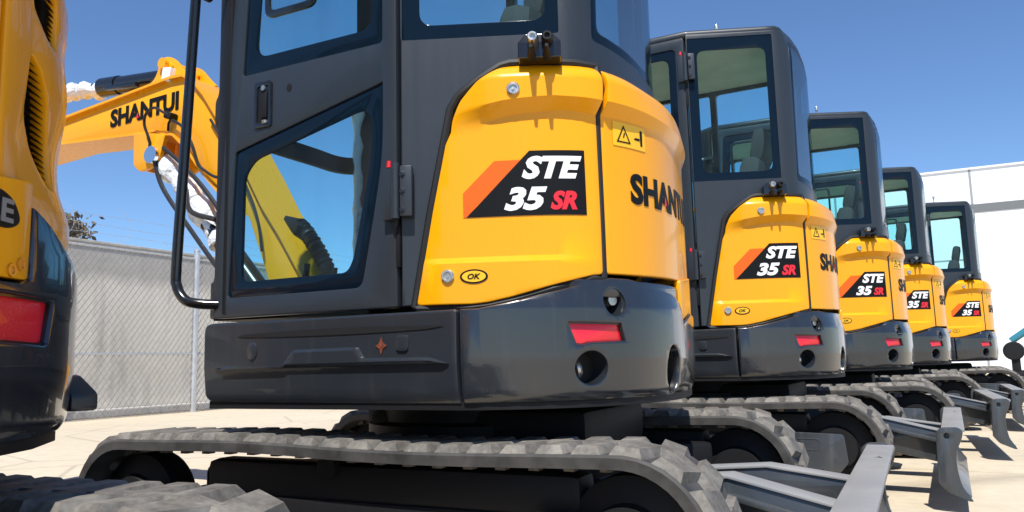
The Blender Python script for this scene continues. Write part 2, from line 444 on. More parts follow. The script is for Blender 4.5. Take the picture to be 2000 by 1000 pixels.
def build_excavator():
    X = empty('mini_excavator')
    # ---- deck under the house
    bm = plate_z([[(p[0] * .985 - .005, p[1] * .97) for p in CWP]], .575, .60)
    obj('deck_plate', bm, 'black', X)
    # ---- side skirts (left, right)
    for side in (0, 1):
        if side == 0: ol = fillet([(.0, .598), (.969, .592), (.969, .8535), (-.002, .8535)], [.03, .004, .01, .035])
        else:
            t = CW.s[-1]; ol = fillet([(t - .969, .592), (t, .598), (t + .002, .8535), (t - .969, .8535)], [.004, .03, .035, .01])
        bm = cut(flat([ol], .03, .003), du=.013, vlist=[.60, .62, .64, .66, .68, .70, .706, .712, .718, .724, .73, .736, .742, .748, .754, .76, .766, .79, .796, .8, .804, .808, .812, .816, .82, .826, .835, .842, .848])
        if side == 0:
            rib = flat([fillet([(.055, .7045), (.1, .712), (.352, .715), (.390, .758), (.634, .759), (.656, .726), (.88, .724), (.945, .7045)], [.0, .01, .006, .006, .006, .006, .01, .0], 3)], .034, .010)
            [setattr(v.co, 'z', v.co.z + .014) for v in rib.verts]; cut(rib, du=.03); me_ = bpy.data.meshes.new('t'); rib.to_mesh(me_); bm.from_mesh(me_); bpy.data.meshes.remove(me_); rib.free()
            CW.wrap(bm, skirt_off, -.015)
        else: CW.wrap(bm, lambda s, z: skirt_off(CW.s[-1] - s, z), -.015)
        sk = obj('side_skirt', bm, 'skirt', X, angle=40)
        if side == 0:
            slot = [(.15, .806)] + [(.18 + .7 * i / 12, .808 + .0095 * math.sin(math.pi * (i + .6) / 13.2) ** .5) for i in range(13)] + [(.93, .809)] + [(.88 - .7 * i / 12, .806 - .0085 * math.sin(math.pi * (i + .6) / 13.2) ** .5) for i in range(13)]
            pl = cut(flat([slot], .0016), du=.05); CW.wrap(pl, None, .002); obj('skirt_slot_shade', pl, 'seal', sk)  # flat black sliver on the surface stands in for shade inside the groove
            pl = flat([oval(.213, .757, .021, .030)], .004, .0015); CW.wrap(pl, skirt_off, .001); obj('plug', pl, 'skirt', sk)
            pl = flat([rrect(.77, .742, .812, .789, .014)], .008, .002); CW.wrap(pl, skirt_off, .002); obj('plug', pl, 'skirt', sk)
            st = []
            for i in range(8):
                rr = .024 if i % 2 == 0 else .011
                st.append((.717 + rr * .85 * math.cos(i * math.pi / 4), .76 + rr * 1.1 * math.sin(i * math.pi / 4)))
            pl = flat([st], .001); CW.wrap(pl, skirt_off, .002); obj('star_sticker', pl, 'rust', sk)
    # ---- counterweight: wraps the tail
    T = CW.s[-1]
    top = [(.980, .8535), (1.03, .853), (1.12, .868), (1.25, .897), (1.37, .925), (1.405, .931), (1.44, .938), (1.52, .938), (1.62, .925), (1.70, .912), (1.775, .905), (1.812, .895), (1.83, .868), (1.842, .812)]
    tp2 = [(2.0, .850), (2.53, .852), (2.558, .862), (2.565, .985), (2.62, .966), (2.70, .935), (2.80, .905), (T - .981, .8535)]
    outline = [(.981, .592)] + top + tp2 + [(T - .981, .592)]
    refl = [(1.285, .810), (1.455, .806), (1.467, .757), (1.345, .753), (1.326, .748), (1.306, .750)]
    hole_low = oval(1.352, .683, .051, .046)
    notch = oval(1.440, .868, .040, .040)
    hole_rear = oval(1.728, .672, .048, .072)
    mir = lambda L: [(T - a, b) for a, b in reversed(L)]
    refl_r = [(2.45, .757), (2.612, .753), (2.630, .757), (2.648, .832), (2.45, .834)]
    holes = [refl, hole_low, notch, hole_rear, refl_r]
    bm = flat([outline] + holes, .05, .005)
    cut(bm, du=.024, vlist=[.597, .603, .61, .62, .63, .66, .69, .70, .71, .72, .85, .856, .87, .89, .91])
    CW.wrap(bm, cw_off, -.025)
    cw = obj('counterweight', bm, 'slate', X, angle=38)
    def cup(ol, depth, name, mat, parent, floor_mat=None):
        n = len(ol); b = bmesh.new(); A = []
        for k, dd in enumerate((-.012, -depth)):
            cx = sum(p[0] for p in ol) / n; cz = sum(p[1] for p in ol) / n
            f = 1.0 if k == 0 else .82
            A.append([b.verts.new((cx + (p[0] - cx) * f * 1.003, cz + (p[1] - cz) * f * 1.003, dd)) for p in ol])
        for i in range(n): b.faces.new((A[0][i], A[0][(i + 1) % n], A[1][(i + 1) % n], A[1][i]))
        b.faces.new(A[1]); CW.wrap(b, cw_off); return obj(name, b, mat, parent)
    for L in (refl, refl_r):
        rb = flat([L], .012, .002); cut(rb, du=.03); CW.wrap(rb, cw_off, -.020); obj('reflector', rb, 'red', cw)
        cx_ = sum(p[0] for p in L) / len(L); cz_ = sum(p[1] for p in L) / len(L)
        rb = cut(flat([L, [(cx_ + (p[0] - cx_) * .965, cz_ + (p[1] - cz_) * .90) for p in L]], .012), du=.03); CW.wrap(rb, cw_off, -.014); obj('reflector_bezel', rb, 'gloss', cw)
    for mm in (lambda L: L,):
        rc = cup(mm(hole_low), .10, 'towing_recess', 'slate', cw)
        hk = bmesh.new(); c = mm([(1.33, .68)])[0]
        tube(hk, [CW.xyz(c[0], c[1] + .03, -.085), CW.xyz(c[0] - .004, c[1] + .012, -.045), CW.xyz(c[0], c[1] - .012, -.045), CW.xyz(c[0], c[1] - .03, -.085)], .010, 8, 4)
        obj('towing_hook', hk, 'zinc', cw)
        cup(mm(notch), .09, 'lifting_recess', 'slate', cw)
        lb = bmesh.new(); c = mm([(1.452, .875)])[0]
        cyl(lb, CW.xyz(c[0], c[1], -.088), CW.xyz(c[0], c[1], -.03), .020, .016, 16); obj('lifting_bolt', lb, 'zinc', cw)
        cup(mm(hole_rear), .06, 'rear_recess', 'gloss', cw)
    b = flat([oval(2.37, .632, .02, .026)], .01, .003); CW.wrap(b, cw_off, .002); obj('side_marker', b, 'amber', cw)
    # mass of the counterweight and engine block behind the panels
    bm = plate_z([[(p[0] * .93, p[1] * .93) for p in CWP if p[0] > .30]], .60, .90)
    obj('engine_block', bm, 'black', X)
    bm = plate_z([[(p[0] * .982, p[1] * .982) for p in CWP if p[0] > .70 and p[1] < .1] + [(.6, .1), (.6, -.66)]], .88, .934, .012); obj('counterweight_shelf', bm, 'slate', cw)
    # lower rear access cover in the middle of the tail
    ol = fillet([(1.852, .822), (2.0, .852), (2.562, .860), (2.562, 1.03), (1.852, .955)], .012)
    bm = cut(flat([ol], .02, .003), du=.03, dv=.03); CW.wrap(bm, None, -.018)
    rc = obj('lower_rear_cover', bm, 'yellow', X)
    for q, z in ((2.51, .872), (2.535, .884)):
        bl = bmesh.new(); lathe(bl, CW.xyz(q, z, -.010), Vector((*CW.at(q)[1], 0)), [(.011, 0), (.011, .006), (.007, .006), (.006, .003), (0, .003)], 14); obj('key_lock', bl, 'amber', rc)
    b = cut(flat([fillet([(2.40, .935), (2.50, .938), (2.528, .953), (2.508, .985), (2.475, .998), (2.40, 1.0)], .02)], .001), du=.02); CW.wrap(b, None, -.006); obj('number_badge', b, 'print', rc, smooth=False)
    add_text(CW, '2E', (2.436, .947, 2.504, .986), 'dullgrey', 'badge_lettering', rc, 0, .03, -.005)
    # ---- yellow hood: side panel, rear door, right side panel
    SE = .6385
    side_ol = [(.084, .871), (.112, 1.02), (.134, 1.14), (.165, 1.29), (.197, 1.445), (.221, 1.478), (.286, 1.524), (.345, 1.563), (.372, 1.569), (.47, 1.569), (.56, 1.568), (SE - .009, 1.566), (SE - .005, 1.50), (SE - .011, 1.42), (SE - .007, 1.10), (SE - .007, .948), (.60, .946), (.478, .917), (.361, .886), (.295, .873), (.25, .869)]
    bm = cut(flat([fillet(side_ol, .012, 3)], .03, .004), du=.03, vlist=[.986, .995, 1.004, 1.2] + [1.34, 1.38, 1.42, 1.4375, 1.455, 1.47, 1.485, 1.50, 1.515, 1.525, 1.535, 1.545, 1.553, 1.56, 1.565])
    hood_wrap(bm, hood_off, -.015); sp = obj('side_panel', bm, 'yellow', X, angle=30)
    TH = HD.s[-1]
    rear_ol = [(SE + .006, .950), (.80, .950), (1.1, .956), (1.5, .972), (1.655, .99), (1.655, 1.545), (1.45, 1.545), (1.25, 1.545), (1.05, 1.548), (.80, 1.556), (SE + .006, 1.560), (SE + .010, 1.50), (SE + .003, 1.42), (SE + .007, 1.10)]
    zl = [1.0, 1.1, 1.2, 1.3] + [1.34, 1.38, 1.42, 1.4375, 1.455, 1.47, 1.485, 1.50, 1.515, 1.525, 1.535, 1.545, 1.553]
    bm = cut(flat([fillet(rear_ol, .010, 3)], .03, .004), du=.035, vlist=zl)
    hood_wrap(bm, hood_off, -.015); rp = obj('rear_door', bm, 'yellow', X, angle=30)
    right_ol = [(1.665, 1.0), (1.766, .99), (1.86, .97), (1.954, .946), (2.1, .905), (2.2, .885), (TH - .02, .870), (TH, 1.05), (2.75, 1.10), (2.35, 1.20), (2.15, 1.545), (1.665, 1.545)]
    vents = [fillet([(1.782, 1.275), (1.785, 1.165), (1.835, 1.10), (1.90, 1.05), (1.935, 1.05), (1.93, 1.13), (1.885, 1.21), (1.83, 1.26)], .02), fillet([(1.79, 1.435), (1.80, 1.385), (1.87, 1.335), (1.925, 1.325), (1.935, 1.38), (1.92, 1.435)], .02)]
    bm = cut(flat([fillet(right_ol, .012, 3)] + vents, .03, .004), du=.035, vlist=zl)
    def roff(s, z):
        # soft belly in the right panel between its vents
        return hood_off(s, z) + .006 * math.sin((z - .94) * 24) * sm(s, 1.66, 1.86) * (1 - sm(z, 1.34, 1.42)) - .030 * sm(s, 1.66, 1.82) * (1 - .6 * (1 - sm(z, .98, 1.08)))
    hood_wrap(bm, roff, -.015); rs = obj('side_panel', bm, 'yellow', X, angle=30)
    for k, vo in enumerate(vents):
        us = [p[0] for p in vo]; vs = [p[1] for p in vo]
        b = bmesh.new(); z = min(vs) - .01
        while z < max(vs) + .01:
            q = [b.verts.new((u, zz, d)) for u, zz, d in ((min(us) - .02, z, -.006), (max(us) + .02, z, -.006), (max(us) + .02, z + .013, -.032), (min(us) - .02, z + .013, -.032))]
            b.faces.new(q); z += .011
        bk = [b.verts.new((u, zz, -.05)) for u, zz in ((min(us) - .03, min(vs) - .02), (max(us) + .03, min(vs) - .02), (max(us) + .03, max(vs) + .02), (min(us) - .03, max(vs) + .02))]
        b.faces.new(bk); cut(b, du=.03); hood_wrap(b, roff, 0); obj('vent', b, 'seal', rs, smooth=False)
    # hood roof
    zt = lambda s: 1.5485
    top_poly = [HD.xyz(s, 0, -.030)[:2] for s in [.10 + .07 * i for i in range(29)]] + [(.30, .20), (.2, .17), (.2, -.78)]
    bm = plate_z([top_poly], 1.515, 1.535); obj('hood_top', bm, 'yellow', X)
    bm = bmesh.new(); box(bm, (-.05, .48, .83), (.9, .50, .44), None, .03); obj('tank_block', bm, 'black', X)
    # rubber seal around the side panel, black gap
    ring = [(SE, 1.574), (.56, 1.576), (.47, 1.577), (.372, 1.577), (.342, 1.571), (.281, 1.531), (.215, 1.485), (.190, 1.448), (.157, 1.29), (.126, 1.14), (.104, 1.02), (.076, .868), (.085, .862), (.25, .860), (.295, .864), (.361, .876), (.478, .907), (.60, .936), (SE, .938), (SE - .001, 1.10), (SE - .003, 1.42), (SE + .002, 1.50), (SE, 1.572)]
    b = bmesh.new(); tube(b, [HD.xyz(a, z, hood_off(a, min(z, 1.56)) * .6 - .010) for a, z in ring], .0125, 8); obj('panel_seal', b, 'seal', X)
    # decal
    bd = cut(flat([[(.421, 1.308), (.582, 1.309), (.584, 1.119), (.236, 1.119)]], .0012), du=.02); hood_wrap(bd, hood_off, .0016)
    d0 = obj('model_decal', bd, 'print', sp, smooth=False)
    bo = cut(flat([[(.226, 1.119), (.234, 1.119), (.404, 1.282), (.319, 1.282), (.226, 1.190)]], .0012), du=.02); hood_wrap(bo, hood_off, .0014)
    obj('decal_stripe', bo, 'orange', sp, smooth=False)
    for txt, bx, mt, sh in (('STE', (.398, 1.224, .573, 1.292), 'white', .28), ('35', (.345, 1.133, .470, 1.202), 'white', .28), ('SR', (.478, 1.133, .556, 1.189), 'redpaint', .28)):
        bm = fit(text_bm(txt, .001, sh, .048), *bx); cut(bm, du=.02); hood_wrap(bm, hood_off, .003)
        obj('decal_lettering', bm, mt, sp, smooth=False)
    # locks, oval sticker
    for (s, z) in ((.382, 1.484), (.181, .950)):
        b = bmesh.new(); p = HD.xyz(s, hood_z(s, z), hood_off(s, z)); n = HD.at(s)[1]; n3 = Vector((n.x, n.y, 0))
        lathe(b, p, n3, [(.019, 0), (.019, .006), (.016, .009), (.012, .009), (.011, .004), (.004, .004), (.004, .008), (.0, .008)], 20)
        obj('panel_lock', b, 'zinc', sp)
    b = cut(flat([oval(.256, .947, .040, .0205)], .0012), du=.02); hood_wrap(b, hood_off, .0016); obj('oval_sticker', b, 'print', sp, smooth=False)
    b = cut(flat([oval(.256, .947, .034, .0158)], .0012), du=.02); hood_wrap(b, hood_off, .0026); obj('oval_sticker_face', b, 'sticker', sp, smooth=False)
    add_text(HD, 'OK', (.238, .939, .275, .955), 'print', 'sticker_lettering', sp, .25, .03, .0036, hood_off)
    # warning sticker + lettering on the rear door
    b = cut(flat([rrect(.686, 1.338, .833, 1.412, .004)], .001), du=.02); hood_wrap(b, hood_off, .0016); ws = obj('warning_sticker', b, 'sticker', rp, smooth=False)
    tri = [[(.700, 1.350), (.760, 1.350), (.730, 1.404)], [(.707, 1.354), (.753, 1.354), (.730, 1.396)]]
    b = cut(flat(tri, .0008), du=.02); hood_wrap(b, hood_off, .003); obj('warning_triangle', b, 'print', rp, smooth=False)
    b = flat([[(.727, 1.366), (.731, 1.366), (.736, 1.380), (.732, 1.382)]], .0008); hood_wrap(b, hood_off, .003); obj('warning_mark', b, 'print', rp, smooth=False)
    b = bmesh.new(); b2 = flat([oval(.812, 1.394, .006, .007, 12)], .0008); b3 = flat([[(.806, 1.390), (.818, 1.390), (.817, 1.352), (.808, 1.352)]], .0008); b4 = flat([[(.776, 1.369), (.784, 1.374), (.804, 1.374), (.804, 1.367), (.784, 1.367)]], .0008)
    for q in (b2, b3, b4):
        me = bpy.data.meshes.new('t'); q.to_mesh(me); b.from_mesh(me); bpy.data.meshes.remove(me); q.free()
    cut(b, du=.02); hood_wrap(b, hood_off, .003); obj('warning_figure', b, 'print', rp, smooth=False)
    add_text(HD, 'SHANTUI', (.752, 1.166, 1.285, 1.262), 'print', 'brand_lettering', rp, 0, .042, .0014, hood_off)
    b = cut(flat([[(.945, 1.185), (.962, 1.185), (.953, 1.213)]], .001), du=.02); hood_wrap(b, hood_off, .004); obj('lettering_accent', b, 'redpaint', rp, smooth=False)
    # hood hinge / latch block above the side panel
    b = bmesh.new(); p0 = CB.at(1.108); n = Vector((*p0[1], 0)); t = Vector((-n.y, n.x, 0))
    rot = Matrix((t, n, Vector((0, 0, 1)))).transposed()
    c = Vector((*p0[0], 1.603))
    ol = fillet([(-.062, -.036), (.062, -.036), (.062, .012), (.040, .036), (-.040, .036), (-.062, .012)], .004)
    fb = flat([ol], .075, .003)
    for v in fb.verts: v.co = c + t * v.co.x + Vector((0, 0, v.co.y)) + n * (v.co.z + .045)
    hb = obj('hood_latch', fb, 'gloss', X)
    for du_, mt in ((-.018, 'zinc'), (.024, 'black')):
        b = bmesh.new(); q = c + t * du_ + Vector((0, 0, .013)) + n * .08
        lathe(b, q, n, [(.017, 0), (.017, .035), (.013, .045), (.008, .045), (.008, .038), (.0, .038)], 16)
        obj('latch_bolt', b, mt, hb)
    b = bmesh.new()
    for du_ in (-.022, .022): cyl(b, c + t * du_ + Vector((0, 0, -.03)) + n * .07, c + t * du_ + Vector((0, 0, -.026)) + n * .150, .014, .005, 12)
    obj('latch_pin', b, 'black', hb)

    # ---- cab shell: quarter panel, rear corner, rear glass wall, right wall as one wrapped sheet
    s1 = CB.s[1] + .006; sE = CB.s[-1]
    qf = rrect(.686, 1.672, 1.168, 2.512, .012)            # quarter window opening
    s_r0, s_r1 = 1.283, 2.05
    rearw = fillet([(s_r0, 1.668), (s_r1, 1.668), (s_r1 - .01, 2.44), (s_r0 + .02, 2.50)], [.02, .05, .08, .06])
    sa = CB.s[11]
    rws = [rrect(sa + .07, 1.12, sa + .52, 2.465, .03), rrect(sa + .56, 1.12, sa + 1.12, 2.465, .03)]
    shell = [(s1, .872), (.80, .872), (1.3, .95), (1.9, 1.2), (2.2, .87), (sE, .87), (sE, 2.52), (2.2, 2.53), (1.2, 2.53), (s1, 2.535)]
    bm = cut(flat([shell, qf, rearw] + rws, .035, .003), du=.03, dv=.12)
    def cab_off(s, z):
        return -.03 * sm(z, 2.40, 2.56) * sm(s, 1.17, 1.35) - .004
    CB.wrap(bm, cab_off, -.0175)
    cab = obj('cab', bm, 'cabgrey', X, angle=40)
    def pane(surf, ol, inner, gm='glass', name='window_pane', off=cab_off, lift=-.006):
        b = cut(flat([ol, inner], .006, .001), du=.03, dv=.2); surf.wrap(b, off, lift)
        wb = obj('window_border', b, 'frit', cab)
        b = cut(flat([inner], .004), du=.03, dv=.3); surf.wrap(b, off, lift)
        obj(name, b, gm, cab)
    pane(CB, rrect(.688, 1.674, 1.166, 2.510, .010), rrect(.745, 1.720, 1.126, 2.435, .045))
    pane(CB, fillet([(s_r0 + .002, 1.670), (s_r1 - .002, 1.670), (s_r1 - .012, 2.438), (s_r0 + .022, 2.498)], [.02, .05, .08, .06]),
         fillet([(s_r0 + .030, 1.70), (s_r1 - .04, 1.70), (s_r1 - .05, 2.42), (s_r0 + .05, 2.47)], [.03, .05, .07, .05]), 'rearglass')
    for a0_, a1_ in ((sa + .071, sa + .519), (sa + .561, sa + 1.119)):
        b = flat([rrect(a0_, 1.121, a1_, 2.464, .03)], .004); CB.wrap(b, None, -.02); obj('window_pane', b, 'glass', cab)
    # windscreen bulging ahead of the door, in two panes with a cross bar
    FR = Surf([(-.44, .16), (-.60, .16), (-.71, .145), (-.742, .10), (-.745, -.06), (-.745, -.30), (-.735, -.53), (-.66, -.68), (-.50, -.80), (-.455, -.815)])
    fe = FR.s[-1]
    up = rrect(.24, 1.655, fe - .10, 2.46, .03); lo = rrect(.24, 1.0, fe - .10, 1.580, .03); sd0 = rrect(.012, 1.12, .15, 2.46, .02)
    bm = cut(flat([[(0, .88), (fe, .88), (fe, 2.53), (0, 2.53)], up, lo, sd0], .03, .003), du=.04); FR.wrap(bm); obj('windscreen_frame', bm, 'black', cab)
    for ol in (up, lo, sd0):
        bm = cut(flat([ol], .004), du=.05); FR.wrap(bm); obj('window_pane', bm, 'glass', cab)
    b = bmesh.new(); rg = random.Random(9)
    tube(b, [(-.655 + rg.uniform(-.004, .004), .12 + rg.uniform(-.004, .004), 1.05 + .05 * i) for i in range(20)], lambda t: .020 + .005 * math.sin(t * 40) + .012 * (t > .8), 10); obj('pillar_wrapping', b, 'wrap', cab, angle=20)
    # roof
    rpts = [CB.xyz(s, 0, -.012 - .03 * sm(s, 1.17, 1.35))[:2] for s in [0, .3, .68] + [.70 + .055 * i for i in range(int((2.28 - .70) / .055))]] + [(.60, .155), (-.45, .165), (-.60, .165), (-.69, .14), (-.735, .07), (-.755, -.06), (-.755, -.30), (-.73, -.50), (-.65, -.665)]
    bm = plate_z([rpts], 2.515, 2.568, .02); roof = obj('roof', bm, 'cabgrey', cab, angle=50)
    bm = plate_z([[(p[0] * .93, (p[1] + .33) * .93 - .33) for p in rpts]], 2.485, 2.51); obj('headliner', bm, 'liner', cab)
    b = bmesh.new(); cyl(b, (.34, -.50, 2.565), (.34, -.50, 2.60), .022, .018, 16); lathe(b, (.34, -.50, 2.60), (0, 0, 1), [(.006, 0), (.006, .05), (.012, .055), (.014, .075), (.009, .09), (0, .092)], 12)
    obj('beacon_socket', b, 'zinc', cab)
    bm = plate_z([[(-.55, -.79), (.66, -.60), (.70, .13), (-.55, .13)]], .865, .90); obj('cab_floor', bm, 'black', cab)
    # seat, consoles, levers
    b = bmesh.new(); box(b, (.20, -.33, 1.15), (.44, .48, .14), None, .05)
    rot = Matrix.Rotation(R(12), 3, 'Y'); box(b, (.44, -.33, 1.52), (.13, .50, .66), rot, .06); box(b, (.53, -.33, 1.93), (.09, .30, .20), rot, .045)
    box(b, (.12, -.33, 1.0), (.40, .36, .20), None, .02); st = obj('seat', b, 'seatcloth', cab, angle=50)
    for y, xo in ((-.62, .25), (-.02, .20)):
        b = bmesh.new(); box(b, (.05 + xo, y, 1.16), (.40, .12, .09), None, .03); box(b, (.05 + xo, y, 1.0), (.20, .10, .26), None, .02)
        tube(b, [(-.11 + xo, y, 1.19), (-.125 + xo, y, 1.27), (-.12 + xo, y, 1.36)], lambda t: .016 + .012 * t, 10); obj('control_console', b, 'black', cab)
    b = bmesh.new()
    for y in (-.42, -.26): tube(b, [(-.50, y, .90), (-.52, y, .98), (-.48, y, 1.04), (-.47, y, 1.09)], .011, 8, 4)
    obj('travel_lever', b, 'black', cab)
    # grab rail ahead of the door
    b = bmesh.new()
    tube(b, [(-.44, -.80, 2.30), (-.52, -.86, 2.28), (-.572, -.872, 2.20), (-.582, -.872, 2.02), (-.612, -.872, 1.50), (-.638, -.872, 1.06), (-.632, -.872, .98), (-.60, -.868, .935), (-.555, -.855, .92), (-.50, -.815, .915)], .0175, 12, 5)
    obj('grab_rail', b, 'gloss', cab)
    b = bmesh.new(); cyl(b, (-.46, -.80, 1.99), (-.545, -.86, 1.99), .012); cyl(b, (-.545, -.845, 1.99), (-.545, -.875, 1.99), .02); obj('rail_clamp', b, 'black', cab)
    # ---- door
    dl = fillet([(-.516, .869), (.222, .869), (.222, 2.520), (-.415, 2.520)], [.015, .006, .02, .04])
    fu = fillet([(-.404, 1.682), (.171, 1.682), (.171, 2.46), (-.355, 2.46)], [.012, .015, .03, .04])
    fl = fillet([(-.452, .934), (.095, .934), (.145, 1.18), (.172, 1.34), (.172, 1.558), (.158, 1.552), (-.430, 1.422)], [.014, .03, .1, .1, .006, .012, .012])
    bm = plate_y([dl, fu, fl], YL, YL + .035, .004); door = obj('door', bm, 'cabgrey', X)
    iu = fillet([(-.345, 1.737), (.128, 1.737), (.128, 2.41), (-.30, 2.41)], .05)
    il = fillet([(-.392, .984), (.035, .984), (.058, 1.02), (.130, 1.34), (.127, 1.490), (-.345, 1.385), (-.388, 1.335)], [.03, .025, .04, .08, .06, .03, .03])
    for o_, i_ in ((fu, iu), (fl, il)):
        b = plate_y([o_, i_], YL + .006, YL + .012, .001); obj('window_border', b, 'frit', door)
        b = plate_y([i_], YL + .007, YL + .011); obj('window_pane', b, 'glass', door)
    # sliding sash frame in the upper window
    sl0 = fillet([(-.305, 1.86), (-.085, 1.86), (-.085, 2.40), (-.305, 2.40)], .04); sl1 = fillet([(-.285, 1.885), (-.105, 1.885), (-.105, 2.38), (-.285, 2.38)], .03)
    b = plate_y([sl0, sl1], YL - .006, YL + .006, .003); obj('sliding_sash', b, 'gloss', door)
    b = plate_y([rrect(-.345, 1.487, -.268, 1.645, .012), rrect(-.330, 1.503, -.283, 1.630, .008)], YL - .006, YL + .004, .003); hd = obj('door_handle', b, 'gloss', door)
    b = plate_y([rrect(-.338, 1.496, -.276, 1.637, .006)], YL - .0012, YL + .001); obj('handle_cup', b, 'black', door)
    b = bmesh.new(); box(b, (-.300, YL - .004, 1.562), (.026, .010, .085), None, .004); obj('handle_grip', b, 'black', door)
    b = bmesh.new(); cyl(b, (-.306, YL - .001, 1.622), (-.306, YL - .007, 1.622), .010, .009, 16); obj('key_lock', b, 'zinc', door)
    b = bmesh.new(); cyl(b, (-.300, YL - .001, 1.507), (-.300, YL - .006, 1.512), .011, .008, 12); obj('handle_catch', b, 'zinc', door)
    b = plate_y([oval(-.197, 1.605, .011, .0135, 14)], YL - .001, YL + .001); obj('latch_hole', b, 'black', door)
    # hinges
    for z0 in (1.105, 2.235):
        b = bmesh.new()
        box(b, (.208, YL - .012, z0 + .095), (.040, .024, .155), None, .004)
        cyl(b, (.232, YL - .020, z0 + .02), (.232, YL - .020, z0 + .185), .013, None, 14)
        box(b, (.262, YL - .006, z0 + .10), (.036, .028, .150), Matrix.Rotation(R(23), 3, 'Z'), .004)
        for k in (.045, .10, .15): cyl(b, (.262, YL - .01, z0 + k), (.256, YL - .027, z0 + k), .009, .008, 6)
        hg = obj('door_hinge', b, 'cabgrey', door)
        b = bmesh.new(); cyl(b, (.206, YL - .014, z0 + .176), (.206, YL - .014, z0 + .196), .008, .006, 12); obj('hinge_cap', b, 'redpaint', door)
        b = bmesh.new(); box(b, (.228, YL + .002, z0 - .06), (.012, .012, .12), None, .002); obj('hinge_stop', b, 'black', door)
    # ---- undercarriage
    b = bmesh.new()
    lathe(b, (0, 0, .44), (0, 0, 1), [(.40, 0), (.40, .05), (.36, .06), (.36, .135), (0, .135)], 40)
    box(b, (0, 0, .33), (.80, .70, .20), None, .03); box(b, (0, 0, .30), (.30, 1.1, .16), None, .03)
    box(b, (.16, .0, .47), (.86, .62, .15), None, .04); box(b, (-.30, .2, .46), (.5, .3, .16), None, .03)
    for sx in (-1, 1):
        for sy in (-1, 1): box(b, (sx * .45, sy * .38, .30), (.75, .14, .13), Matrix.Rotation(sx * sy * R(38), 3, 'Z'), .02)
    obj('undercarriage', b, 'black', X)
    RI, xl, xr, zc = .200, -.955, .870, .235
    def path(d, n=0.0):
        """point and tangent at distance d along the centre line of the belt (radius RI+.018)"""
        r = RI + .018; L = xr - xl; C = math.pi * r; P = 2 * L + 2 * C; d %= P
        if d < L:
            t = d / L; sag = .012 * math.sin(2 * math.pi * t) * (1 if t < .5 else .6) - .004
            return Vector((xl + d, 0, zc + r + sag * math.sin(math.pi * t))), Vector((1, 0, 0)), P
        d -= L
        if d < C:
            a = d / r; return Vector((xr + r * math.sin(a), 0, zc + r * math.cos(a))), Vector((math.cos(a), 0, -math.sin(a))), P
        d -= C
        if d < L: return Vector((xr - d, 0, zc - r)), Vector((-1, 0, 0)), P
        d -= L; a = d / r
        return Vector((xl - r * math.sin(a), 0, zc - r * math.cos(a))), Vector((-math.cos(a), 0, math.sin(a))), P
    P = path(0)[2]
    for sy in (-1, 1):
        yo, yi = sy * .825, sy * .535; ya, yb = min(yo, yi), max(yo, yi); yc = (ya + yb) / 2
        b = bmesh.new(); N = 150; rings = []
        prof = [(ya, -.018), (ya, .010), (ya + .006, .017), (yb - .006, .017), (yb, .010), (yb, -.018), (yb - .03, -.022), (ya + .03, -.022)]
        for i in range(N):
            p, t, _ = path(P * i / N); nrm = Vector((-t.z, 0, t.x))
            rings.append([b.verts.new(Vector((p.x + nrm.x * d, y, p.z + nrm.z * d))) for y, d in prof])
        for i in range(N):
            A, B = rings[i], rings[(i + 1) % N]
            for k in range(8): b.faces.new((A[k], A[(k + 1) % 8], B[(k + 1) % 8], B[k]))
        for f in b.faces: f.material_index = 1
        nl = 49; pit = P / nl
        def lug(d0, w0, w1, skew):
            # tapered rubber block across part of the belt; w0 is the outer edge
            H = .038; vs = []
            for (h, g, ins) in ((.012, .043, 0.0), (H, .027, .022)):
                for (w, e) in ((w0, 0), (w1, skew)):
                    for sgn in (-1, 1):
                        p, t, _ = path(d0 + e + sgn * g); nrm = Vector((-t.z, 0, t.x))
                        ww = w + (ins if w == min(w0, w1) else -ins)
                        vs.append(b.verts.new(Vector((p.x + nrm.x * h, ww, p.z + nrm.z * h))))
            for f in ((0, 1, 3, 2), (4, 6, 7, 5), (0, 4, 5, 1), (2, 3, 7, 6), (0, 2, 6, 4), (1, 5, 7, 3)): b.faces.new([vs[i] for i in f])
        for i in range(nl):
            lug(i * pit, ya + .004, yc + .035, pit * .22); lug((i + .5) * pit, yb - .004, yc - .035, pit * .22)
        # inner drive teeth
        for i in range(nl):
            p, t, _ = path((i + .25) * pit); nrm = Vector((-t.z, 0, t.x)); c0 = p - nrm * .026
            rot = Matrix((t, Vector((0, 1, 0)), nrm)).transposed()
            for dy in (-.05, .05): box(b, (c0.x, yc + dy, c0.z), (.03, .03, .02), rot)
        tr = obj('track', b, 'rubber', X, angle=20); tr.data.materials.append(M['carcass'])
        b = bmesh.new(); box(b, (-.03, yc, .225), (1.45, .13, .15), None, .02); box(b, (.06, yc, .345), (1.36, .12, .12), None, .03); obj('track_frame', b, 'black', tr)
        for xx, nm in ((xr, 'sprocket'), (xl, 'idler')):
            b = bmesh.new(); lathe(b, (xx, yc - .07, zc), (0, 1, 0), [(.05, -.02), (.10, -.02), (.11, .0), (.175, .02), (.178, .04), (.178, .10), (.175, .12), (.11, .14), (.10, .16), (.05, .16)], 36); obj(nm, b, 'black', tr)
        for xx in (-.62, -.3, .02, .34, .62):
            b = bmesh.new(); lathe(b, (xx, yc - .10, .085), (0, 1, 0), [(.03, 0), (.062, .0), (.065, .01), (.065, .06), (.04, .07), (.04, .13), (.065, .14), (.065, .19), (.062, .2), (.03, .2)], 20); obj('track_roller', b, 'black', tr)
        b = bmesh.new(); lathe(b, (-.10, yc - .07, .395), (0, 1, 0), [(.02, 0), (.035, 0), (.035, .14), (.02, .14)], 16); obj('carrier_roller', b, 'black', tr)
